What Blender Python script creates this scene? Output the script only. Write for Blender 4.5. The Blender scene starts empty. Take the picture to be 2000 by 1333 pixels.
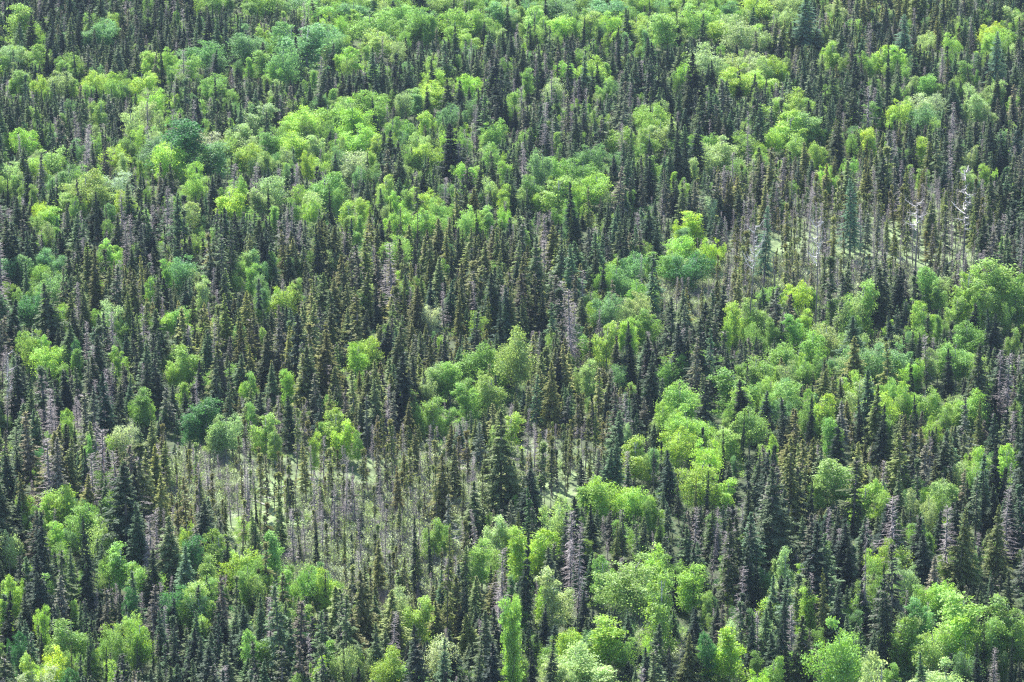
import bpy, math, random
import numpy as np

# ------------------------------------------------------------------ camera, sky, sun, exposure
S = bpy.context.scene
R = math.radians
CAMZ, PITCH, HFOV = 155.0, 16.0, 16.0
cam = bpy.data.cameras.new('camera'); camo = bpy.data.objects.new('camera', cam)
S.collection.objects.link(camo); S.camera = camo
cam.sensor_width = 36.0; cam.lens = 18.0 / math.tan(R(HFOV / 2))
cam.clip_start = 1.0; cam.clip_end = 20000.0
camo.location = (0, 0, CAMZ); camo.rotation_euler = (R(90 - PITCH), 0, 0)
SUN_AZ, SUN_EL = -24.0, 50.0            # azimuth measured from the view direction, minus = to the left
W = bpy.data.worlds.new('World'); S.world = W; W.use_nodes = True
nt = W.node_tree; nt.nodes.clear()
sky = nt.nodes.new('ShaderNodeTexSky'); sky.sky_type = 'NISHITA'; sky.sun_disc = False
sky.sun_elevation = R(SUN_EL); sky.sun_rotation = R(SUN_AZ)
bg = nt.nodes.new('ShaderNodeBackground'); bg.inputs['Strength'].default_value = 0.11
wo = nt.nodes.new('ShaderNodeOutputWorld')
nt.links.new(sky.outputs[0], bg.inputs[0]); nt.links.new(bg.outputs[0], wo.inputs[0])
sl = bpy.data.lights.new('sun', 'SUN'); sl.energy = 5.0; sl.angle = R(0.5); sl.color = (1.0, 0.95, 0.86)
so = bpy.data.objects.new('sun', sl); S.collection.objects.link(so)
so.location = (-200, 300, 400)
so.rotation_euler = (R(-(90 - SUN_EL)), 0, R(-SUN_AZ))
S.view_settings.view_transform = 'Standard'; S.view_settings.look = 'None'
S.view_settings.exposure = 1.5; S.view_settings.gamma = 1.0
try:
    S.cycles.use_denoising = False; S.cycles.denoiser = 'OPENIMAGEDENOISE'; S.cycles.denoising_input_passes = 'RGB_ALBEDO_NORMAL'; S.cycles.denoising_prefilter = 'ACCURATE'
    S.cycles.max_bounces = 6; S.cycles.diffuse_bounces = 3; S.cycles.transmission_bounces = 4
    S.cycles.volume_bounces = 1
    S.cycles.use_adaptive_sampling = False; S.cycles.filter_width = 1.25
except Exception:
    pass

C = S.collection
rng = np.random.RandomState(11)
random.seed(5)

# ------------------------------------------------------------------ projection (photo pixels, 2000 x 1333)
FPX = 1000.0 / math.tan(R(HFOV / 2))
cp, sp = math.cos(R(PITCH)), math.sin(R(PITCH))
def terrain(x, y):
    return (1.1 * np.sin(x * 0.021 + 0.6) * np.cos(y * 0.017) + 0.6 * np.sin(x * 0.05 + y * 0.037 + 1.0)
            + 0.35 * np.cos(x * 0.09 - y * 0.07))
def project(x, y, z):
    dz = z - CAMZ
    f = y * cp - dz * sp; up = y * sp + dz * cp
    return 1000 + FPX * x / f, 666.5 - FPX * up / f, f
def ground_at(u, v, h=0.0):
    """ground point of the thing whose point at height h is seen at (u, v)"""
    dx, a, b = u - 1000.0, FPX, -(v - 666.5)
    dy = a * cp + b * sp; dz = -a * sp + b * cp
    g = 0.0
    for _ in range(6):
        t = (g + h - CAMZ) / dz
        x, y = dx * t, dy * t
        g = float(terrain(x, y))
    return x, y, g

# ------------------------------------------------------------------ materials
def mat(name):
    m = bpy.data.materials.new(name); m.use_nodes = True
    m.node_tree.nodes.clear(); return m, m.node_tree
def leaf_mat(name, trans, gloss, vmin, vmax, satv=0.25, h0=-.02, h1=.018):
    m, t = mat(name); N = t.nodes.new; L = t.links.new
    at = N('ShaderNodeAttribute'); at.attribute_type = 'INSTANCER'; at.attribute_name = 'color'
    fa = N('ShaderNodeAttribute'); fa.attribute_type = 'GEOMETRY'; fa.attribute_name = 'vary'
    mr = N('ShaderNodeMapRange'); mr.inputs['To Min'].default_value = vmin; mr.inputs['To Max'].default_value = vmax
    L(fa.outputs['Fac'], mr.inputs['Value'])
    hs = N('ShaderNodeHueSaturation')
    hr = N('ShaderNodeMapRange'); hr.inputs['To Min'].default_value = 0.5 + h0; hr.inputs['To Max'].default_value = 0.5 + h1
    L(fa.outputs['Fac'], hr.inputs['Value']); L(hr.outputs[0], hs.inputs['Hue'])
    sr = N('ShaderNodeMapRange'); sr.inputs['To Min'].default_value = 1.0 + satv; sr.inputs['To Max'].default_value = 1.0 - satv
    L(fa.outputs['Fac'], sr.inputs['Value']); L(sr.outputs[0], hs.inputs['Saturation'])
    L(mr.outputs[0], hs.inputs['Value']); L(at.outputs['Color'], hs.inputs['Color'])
    d = N('ShaderNodeBsdfDiffuse'); tr = N('ShaderNodeBsdfTranslucent'); g = N('ShaderNodeBsdfGlossy')
    g.inputs['Roughness'].default_value = 0.6; g.inputs['Color'].default_value = (0.9, 0.95, 1, 1)
    L(hs.outputs[0], d.inputs['Color'])
    tc = N('ShaderNodeMix'); tc.data_type = 'RGBA'; tc.blend_type = 'MULTIPLY'; tc.inputs[0].default_value = 1.0
    L(hs.outputs[0], tc.inputs[6]); tc.inputs[7].default_value = (1.15, 1.25, 0.85, 1)
    L(tc.outputs[2], tr.inputs['Color'])
    m1 = N('ShaderNodeMixShader'); m1.inputs[0].default_value = trans
    L(d.outputs[0], m1.inputs[1]); L(tr.outputs[0], m1.inputs[2])
    m2 = N('ShaderNodeMixShader'); m2.inputs[0].default_value = gloss
    L(m1.outputs[0], m2.inputs[1]); L(g.outputs[0], m2.inputs[2])
    o = N('ShaderNodeOutputMaterial'); L(m2.outputs[0], o.inputs[0])
    return m
def bark_mat(name, c1, c2, sc, stretch=6.0):
    m, t = mat(name); N = t.nodes.new; L = t.links.new
    tc = N('ShaderNodeTexCoord'); mp = N('ShaderNodeMapping'); mp.inputs['Scale'].default_value = (1, 1, stretch)
    no = N('ShaderNodeTexNoise'); no.inputs['Scale'].default_value = sc; no.inputs['Detail'].default_value = 4
    cr = N('ShaderNodeValToRGB'); cr.color_ramp.elements[0].position = 0.38; cr.color_ramp.elements[1].position = 0.6
    cr.color_ramp.elements[0].color = (*c1, 1); cr.color_ramp.elements[1].color = (*c2, 1)
    b = N('ShaderNodeBsdfPrincipled'); b.inputs['Roughness'].default_value = 0.9
    o = N('ShaderNodeOutputMaterial')
    L(tc.outputs['Object'], mp.inputs[0]); L(mp.outputs[0], no.inputs[0]); L(no.outputs[0], cr.inputs[0])
    L(cr.outputs[0], b.inputs['Base Color']); L(b.outputs[0], o.inputs[0])
    return m
M = dict(
    leaf=leaf_mat('broadleaf_foliage', 0.48, 0.025, 0.6, 1.4),
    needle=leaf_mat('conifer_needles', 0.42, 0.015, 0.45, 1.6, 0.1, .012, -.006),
    birch=bark_mat('birch_bark', (0.10, 0.09, 0.09), (0.62, 0.60, 0.58), 2.2, 3.5),
    bark=bark_mat('conifer_bark', (0.10, 0.085, 0.08), (0.26, 0.23, 0.23), 3.0, 0.5),
    twig=bark_mat('dead_twigs', (0.15, 0.13, 0.135), (0.34, 0.305, 0.315), 1.2, 1.0),
    bare=bark_mat('bleached_wood', (0.46, 0.42, 0.43), (0.78, 0.73, 0.74), 1.5, 1.0),
)

# ------------------------------------------------------------------ mesh assembly (numpy)
class Part:
    def __init__(s): s.v = []; s.q = []; s.a = []; s.n = 0
    def quads(s, V, vary):
        k = len(V) // 4
        s.v.append(V); s.q.append(np.arange(k * 4).reshape(-1, 4) + s.n); s.n += k * 4
        s.a.append(np.broadcast_to(np.asarray(vary, float), (k,)))
    def tube(s, pts, rad, sides=5):
        pts = np.asarray(pts, float); n = len(pts)
        d = np.gradient(pts, axis=0); d /= (np.linalg.norm(d, axis=1, keepdims=True) + 1e-9)
        ref = np.array([1.0, 0, 0]) if abs(d[0][0]) < 0.8 else np.array([0, 1.0, 0])
        a = np.cross(d, ref); a /= (np.linalg.norm(a, axis=1, keepdims=True) + 1e-9); b = np.cross(d, a)
        th = np.linspace(0, 2 * math.pi, sides, endpoint=False)
        V = (pts[:, None] + np.asarray(rad)[:, None, None] * (np.cos(th)[None, :, None] * a[:, None] + np.sin(th)[None, :, None] * b[:, None])).reshape(-1, 3)
        i = np.arange(n - 1)[:, None] * sides; j = np.arange(sides)[None]; j2 = (j + 1) % sides
        q = np.stack([i + j, i + j2, i + sides + j2, i + sides + j], -1).reshape(-1, 4) + s.n
        s.v.append(V); s.q.append(q); s.n += len(V); s.a.append(np.full(len(q), .5))
    def arrays(s):
        return np.concatenate(s.v), np.concatenate(s.q), np.concatenate(s.a)
def make_mesh(name, parts):
    """parts: list of (Part, material) -> one mesh"""
    me = bpy.data.meshes.new(name); vs = []; qs = []; an = []; mi = []; n = 0
    for k, (p, m) in enumerate(parts):
        v, q, a = p.arrays(); vs.append(v); qs.append(q + n); an.append(a); mi.append(np.full(len(q), k)); n += len(v)
        me.materials.append(m)
    v = np.concatenate(vs); q = np.concatenate(qs); a = np.concatenate(an); mi = np.concatenate(mi)
    me.vertices.add(len(v)); me.vertices.foreach_set('co', v.astype('f').ravel())
    me.loops.add(q.size); me.loops.foreach_set('vertex_index', q.astype('i').ravel())
    me.polygons.add(len(q)); me.polygons.foreach_set('loop_start', (np.arange(len(q)) * 4).astype('i'))
    me.polygons.foreach_set('material_index', mi.astype('i'))
    at = me.attributes.new('vary', 'FLOAT', 'FACE'); at.data.foreach_set('value', a.astype('f'))
    me.update(calc_edges=True)
    return me
def unit(v): return v / (np.linalg.norm(v, axis=-1, keepdims=True) + 1e-9)
def blades(p, d, s, l, w, taper=0.35):
    """flat tapered blades: base p, direction d, side s"""
    l = np.asarray(l)[:, None]; w = np.asarray(w)[:, None] / 2
    return np.stack([p - s * w, p + s * w, p + d * l + s * w * taper, p + d * l - s * w * taper], 1).reshape(-1, 3)

# ------------------------------------------------------------------ conifers
def conifer(seed, H, style):
    r = np.random.RandomState(seed)
    crown, twig, trunk = Part(), Part(), Part()
    ph = r.uniform(0, 6.28)
    lean = r.uniform(-.012, .012, 2)
    def axis(z):
        z = np.asarray(z); return np.stack([lean[0] * z + 0.05 * np.sin(z * .5 + ph), lean[1] * z + 0.05 * np.cos(z * .43 + ph), z], -1)
    zs = np.linspace(-.4, H * .985, 10)
    r0 = H * {'dense': .014, 'spire': .012, 'club': .0105, 'ragged': .012, 'dead': .012, 'larch': .012}[style]
    trunk.tube(axis(zs), r0 * (1 - zs / H * .93) + .012, 5)
    # profile of live foliage radius and density along height
    def prof(t):
        if style == 'dense': return .27 * H * (1 - t) ** .95 + .004 * H, 1.0
        if style == 'spire': return .20 * H * (1 - t) ** .92 + .004 * H, .95 if t > .2 else .6
        if style == 'ragged':
            g = .5 + .5 * math.sin(t * 17 + ph) * math.sin(t * 41 + ph * 2)
            return (.20 * H * (1 - t) ** .85 + .006 * H) * (.7 + .45 * g), (.5 + .5 * g) if t > .25 else .4
        if style == 'club':
            if t > .86: return .05 * H * math.sin(max(.0, min(1, (1 - t) / .14)) * 2.4 + .35), 1.0
            if t > .8: return .03 * H, .35
            return (.13 * H * (1 - t) ** .45) * (.85 + .35 * math.sin(t * 23 + ph)), .55 if t > .38 else .18
        if style == 'larch': return .2 * H * (1 - t) ** .8 + .01 * H, .9
        return .17 * H * (1 - t) ** .8 + .01 * H, .0
    cb = {'dense': .06, 'spire': .12, 'club': .26, 'ragged': .18, 'dead': .15, 'larch': .2}[style]
    dz = {'dense': .27, 'spire': .25, 'club': .17, 'ragged': .25, 'dead': .2, 'larch': .24}[style]
    z = cb * H; P = []; D = []; Sd = []; Ln = []; Wd = []; Va = []
    TP = []; TD = []; TS = []; TL = []; TW = []
    sect = r.uniform(.45, 1.3, 7) if style in ('ragged', 'dead') else r.uniform(.6, 1.25, 7)
    while z < H * .995:
        t = z / H; Rr, dens = prof(t)
        nb = 8 if style in ('dense', 'larch', 'spire') and t < .8 else 6
        for b in range(nb):
            a = r.uniform(0, 2 * math.pi)
            sec = sect[int(a / 2 / math.pi * 7) % 7]
            Lb = Rr * r.uniform(.6, 1.18) * (sec if t < .8 else 1)
            o = np.array([math.cos(a), math.sin(a), 0]); tg = np.array([-o[1], o[0], 0])
            slope = (.75 if t > .9 else (.25 if t > .75 else -.12)) + r.uniform(-.12, .12)
            dro = .18 if t < .75 else 0.0
            zz = z + r.uniform(-.08, .08)
            live = r.rand() < dens
            if live:
                m = max(3, int(Lb / .14) + 2)
                k = (np.arange(m) + r.rand(m) * .7) / m
                k = np.clip(k, .06 if t > .75 else .25, 1)
                base = axis(np.full(m, zz)) + o * (Lb * k)[:, None]
                base[:, 2] += slope * Lb * k - dro * Lb * k ** 2 + .1 * Lb * k ** 4
                for sgn in (-1, 1):
                    dd = unit(o * r.uniform(.35, .8, (m, 1)) + sgn * tg * r.uniform(.4, .9, (m, 1)) + np.array([0, 0, -.28 + (.5 if t > .85 else 0)]) + r.normal(0, .18, (m, 3)))
                    up = np.array([0, 0, 1.0]) + r.normal(0, .45, (m, 3))
                    ss = unit(np.cross(dd, up))
                    ln = (.08 + .36 * Lb * (1.15 - k)) * r.uniform(.7, 1.2, m)
                    ln = np.minimum(ln, .5)
                    wd = r.uniform(.09, .17, m)
                    if style == 'larch': wd *= .7; ln *= .9
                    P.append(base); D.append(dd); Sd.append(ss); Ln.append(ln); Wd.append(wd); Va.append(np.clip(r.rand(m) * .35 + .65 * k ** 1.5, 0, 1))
                # hanging sprays that give the branch body
                dd = unit(o * .5 + np.array([0, 0, -.55]) + r.normal(0, .25, (m, 3))); ss = unit(np.cross(dd, o + r.normal(0, .5, (m, 3))))
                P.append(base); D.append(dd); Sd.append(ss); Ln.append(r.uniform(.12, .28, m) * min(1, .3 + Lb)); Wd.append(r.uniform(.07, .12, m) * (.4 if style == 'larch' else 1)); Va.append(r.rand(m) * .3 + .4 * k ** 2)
            elif r.rand() < (1.0 if style == 'dead' else .8):
                Lt = max(Lb, .05 * H) * r.uniform(.5, 1.15)
                dd0 = unit(o + np.array([0, 0, (.3 if t > .8 else -.22) + r.uniform(-.15, .15)]))
                p0 = axis(zz)
                TP.append(p0[None]); TD.append(dd0[None]); TS.append(unit(np.cross(dd0, [0, 0, 1]))[None]); TL.append([Lt]); TW.append([.045])
                m = max(2, int(Lt / .14)); k = r.uniform(.2, 1, m)
                pp = p0 + dd0 * (Lt * k)[:, None]
                sg = np.sign(r.rand(m, 1) - .5)
                dd = unit(o * .6 + sg * tg * .8 + np.array([0, 0, -.35]) + r.normal(0, .25, (m, 3)))
                TP.append(pp); TD.append(dd); TS.append(unit(np.cross(dd, r.normal(0, 1, (m, 3)) + [0, 0, 1.5]))); TL.append(r.uniform(.12, .4, m) * min(1, Lt)); TW.append(r.uniform(.022, .04, m))
        z += dz * r.uniform(.7, 1.3) * (1 if t < .85 else .7)
    if P and style != 'dead':
        # leader
        m = 10; zz = np.linspace(H * .955, H * .99, m); p = axis(zz); dd = unit(r.normal(0, .35, (m, 3)) + [0, 0, 1.0])
        P.append(p); D.append(dd); Sd.append(unit(np.cross(dd, r.normal(0, 1, (m, 3))))); Ln.append(np.full(m, .28)); Wd.append(np.full(m, .08)); Va.append(r.rand(m))
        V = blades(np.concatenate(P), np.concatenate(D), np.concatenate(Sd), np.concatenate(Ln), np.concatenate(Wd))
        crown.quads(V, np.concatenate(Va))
    if TP:
        twig.quads(blades(np.concatenate(TP), np.concatenate(TD), np.concatenate(TS), np.concatenate(TL), np.concatenate(TW), .3), .5)
    return dict(H=H, crown=crown if P and style != 'dead' else None, trunk=trunk, twigs=twig if TP else None, cm='needle', tm='bark', style=style)

# ------------------------------------------------------------------ broadleaved trees
def broadleaf(seed, Wd, CH, H, lobes=20, leaves=5200, shape='round', size=.26, sparse=1.0, tmat='birch'):
    r = np.random.RandomState(seed)
    crown, trunk, limb = Part(), Part(), Part()
    cz = H - CH / 2; a = Wd / 2
    # trunk with a gentle bend
    n = 8; zz = np.linspace(-.4, H * .86, n); bx = r.uniform(-.35, .35, 2)
    tp = np.stack([bx[0] * np.sin(zz / H * 3), bx[1] * np.sin(zz / H * 2.5), zz], -1)
    trunk.tube(tp, .019 * H * (1 - zz / H * .85) ** 1.1 * .75 + .015, 6)
    cs = []; rs = []
    nl = {'tall': 3, 'pyramid': 1}.get(shape, 4 if Wd < 7 else 8)
    lead = []
    for j in range(nl):
        th = 2 * math.pi * (j + r.uniform(-.3, .3)) / nl; dd = a * r.uniform(.25, .62) if nl > 1 else 0
        if nl == 8 and j % 3 == 0: dd = a * r.uniform(0, .3)
        lead.append((math.cos(th) * dd, math.sin(th) * dd, H * (1 if j == 0 else r.uniform(.8, .98)) * (1 - .12 * (dd / a) ** 2), r.uniform(.8, 1.15)))
    zb_ = H - CH
    for i in range(lobes):
        lx, ly, lt, lw = lead[i % nl]
        k = ((i // nl) + r.rand()) / (lobes / nl)
        prof_ = (.38 + .62 * math.sin(min(1, (1 - k) * 1.25 + .08) * math.pi * .62)) if shape != 'pyramid' else (1.15 - k)
        lr = a * (.36 if nl > 1 else .34) * lw * (.55 + .45 * prof_) * r.uniform(.75, 1.15) * (1.12 if shape == 'tall' else 1) * (.8 if nl == 8 else 1)
        off = unit(np.array([r.normal(), r.normal(), 0])) * a * r.uniform(0, .42) * prof_ * (1.6 if shape == 'pyramid' else 1)
        fl = .7 + .3 * k
        z_ = zb_ + lr * .6 + (lt - lr - zb_ - lr * .6) * k
        c = np.array([lx * fl + off[0], ly * fl + off[1], z_])
        rr_ = math.hypot(c[0], c[1]); lim = a - lr * .7
        if rr_ > lim: c[:2] *= lim / rr_
        cs.append(c); rs.append(lr)
    # limbs reach from trunk to each lobe
    for c, lr in zip(cs[::1], rs):
        zb = min(H * .8, max(H - CH * .95, c[2] - math.hypot(c[0], c[1]) * 1.1 - .6))
        i = (zb + .4) / (H * .86 + .4) * (n - 1); i0 = int(max(0, min(n - 2, i))); f = i - i0
        p0 = tp[i0] * (1 - f) + tp[i0 + 1] * f
        mid = (p0 + c) / 2 + [0, 0, -.25] + r.normal(0, .15, 3)
        limb.tube([p0, mid, c, c + unit(c - p0) * lr * .6], [.05, .038, .022, .01], 4)
    A = np.array([x * x for x in rs]); A /= A.sum()
    cs = np.array(cs); rs = np.array(rs)
    nsub = 11
    sub = []; so_ = []; sr_ = []
    for c, lr, aa in zip(cs, rs, A):
        k = int(nsub * (1 + r.rand()))
        d = unit(r.normal(0, 1, (k, 3)) + [0, 0, .25])
        p = c + d * lr * r.uniform(.55, 1.12, (k, 1))
        sub.append(p); so_.append(d); sr_.append(np.full(k, lr * .26))
    sub = np.concatenate(sub); so_ = np.concatenate(so_); sr_ = np.concatenate(sr_)
    m = int(leaves * sparse); idx = r.randint(0, len(sub), m)
    p = sub[idx] + r.normal(0, 1, (m, 3)) * sr_[idx][:, None] * np.array([1.15, 1.15, .75])
    outw = unit(p - np.array([0, 0, cz - CH * .1])) 
    nrm = unit(.35 * outw + .45 * so_[idx] + unit(r.normal(0, 1, (m, 3))) * .75)
    t1 = unit(np.cross(nrm, r.normal(0, 1, (m, 3)))); t2 = np.cross(nrm, t1)
    s = size * .93 * r.uniform(.6, 1.2, (m, 1)) / 2
    V = np.stack([p - t1 * s, p + t2 * s * .6, p + t1 * s, p - t2 * s * .6], 1).reshape(-1, 3)
    cv = r.rand(len(sub))
    crown.quads(V, np.clip(.55 * cv[idx] + .45 * r.rand(m), 0, 1))
    return dict(H=H, crown=crown, trunk=trunk, limbs=limb, cm='leaf', tm=tmat, W=Wd, CH=CH, style=shape)

# ------------------------------------------------------------------ bleached snags with curved limbs
def snag(seed, H, nb, zlo, up):
    r = np.random.RandomState(seed); trunk, br, fine = Part(), Part(), Part()
    zz = np.linspace(-.4, H, 9); ax = np.stack([.12 * np.sin(zz * .5), .1 * np.cos(zz * .4), zz], -1)
    trunk.tube(ax, .13 * (1 - zz / H * .85) + .015, 6)
    for i in range(nb):
        z = H * (zlo + (1 - zlo) * (i + r.rand()) / nb * .97); a = r.uniform(0, 6.28) if i % 2 else r.choice([0, math.pi]) + r.uniform(-.5, .5)
        L = r.uniform(.05, .27) * H * (1.25 - z / H * .7); o = np.array([math.cos(a), math.sin(a), 0])
        k = np.linspace(0, 1, 6)
        p = np.array([0, 0, z]) + o * (L * k)[:, None]; p[:, 2] += L * (r.uniform(-.2, .3) * k + up * r.uniform(.3, 1.1) * k ** 2.5) ; p += np.cumsum(r.normal(0, .07, p.shape), 0) * k[:, None]; m_ = r.randint(5, 7); p = p[:m_]; k = k[:m_]
        br.tube(p, .06 * (1 - k * .75) + .01, 4)
        for j in range(9):
            kk = r.uniform(.3, .95); q = p[min(len(p) - 1, int(kk * 5))]; d = unit(o * .5 + r.normal(0, .6, 3) + [0, 0, .2])
            l = r.uniform(.3, .8); fine.tube([q, q + d * l * .6, q + d * l + [0, 0, .1]], [.02, .015, .006], 3)
    return dict(H=H, trunk=trunk, limbs=br, twigs=fine, crown=None, tm='bark', bare=True, style='snag')

PROTO = {}
def reg(key, d):
    d['key'] = key; tl = [(d['trunk'], M['bark'] if d['tm'] == 'bark' else M['birch'])]
    if d['style'] in ('dense', 'spire', 'larch', 'club', 'ragged') and d.get('twigs'): tl.append((d['twigs'], M['twig'])); d['own'] = True
    d['me_trunk'] = make_mesh('trunk', tl)
    js = [(d['trunk'], M['bark'] if d['tm'] == 'bark' else M['birch'])]
    if d.get('crown'):
        d['me_crown'] = make_mesh('crown', [(d['crown'], M[d['cm']])]); js.append((d['crown'], M[d['cm']]))
    if d.get('limbs'):
        mm = M['bare'] if d.get('bare') else M['birch']
        d['me_limbs'] = make_mesh('limbs', [(d['limbs'], mm)]); js.append((d['limbs'], mm))
    if d.get('twigs'):
        mm = M['bare'] if d.get('bare') else M['twig']
        if not d.get('own'): d['me_twigs'] = make_mesh('dead_twigs', [(d['twigs'], mm)])
        js.append((d['twigs'], mm))
    d['join'] = make_mesh('tree_model', js)
    for k in ('trunk', 'crown', 'limbs', 'twigs'): d.pop(k, None)
    PROTO[key] = d
for i in range(3): reg('dense%d' % i, conifer(100 + i, 9.0, 'dense'))
for i in range(4): reg('spire%d' % i, conifer(120 + i, 8.5, 'spire'))
for i in range(7): reg('ragged%d' % i, conifer(140 + i, 7.5 + .4 * i, 'ragged'))
for i in range(4): reg('club%d' % i, conifer(160 + i, 8.0, 'club'))
for i in range(4): reg('dead%d' % i, conifer(180 + i, 8.5, 'dead'))
for i in range(2): reg('larch%d' % i, conifer(200 + i, 13.0, 'larch'))
for i in range(3): reg('round%d' % i, broadleaf(300 + i, 5.8, 7.2, 8.5, 28, 7600, 'round', .26))
for i in range(3): reg('tall%d' % i, broadleaf(320 + i, 4.4, 8.4, 9.5, 26, 6800, 'tall', .26))
for i in range(3): reg('wide%d' % i, broadleaf(340 + i, 8.2, 8.0, 9.5, 42, 11000, 'round', .28))
for i in range(2): reg('sparse%d' % i, broadleaf(360 + i, 5.0, 7.0, 8.5, 24, 3600, 'round', .27))
reg('pyramid0', broadleaf(380, 4.6, 6.2, 7.0, 26, 5200, 'pyramid', .24))
reg('snag0', snag(400, 13.0, 15, .62, 1.0)); reg('snag1', snag(401, 13.0, 19, .38, .45)); reg('snag2', snag(402, 11.0, 12, .5, .8))

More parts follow.
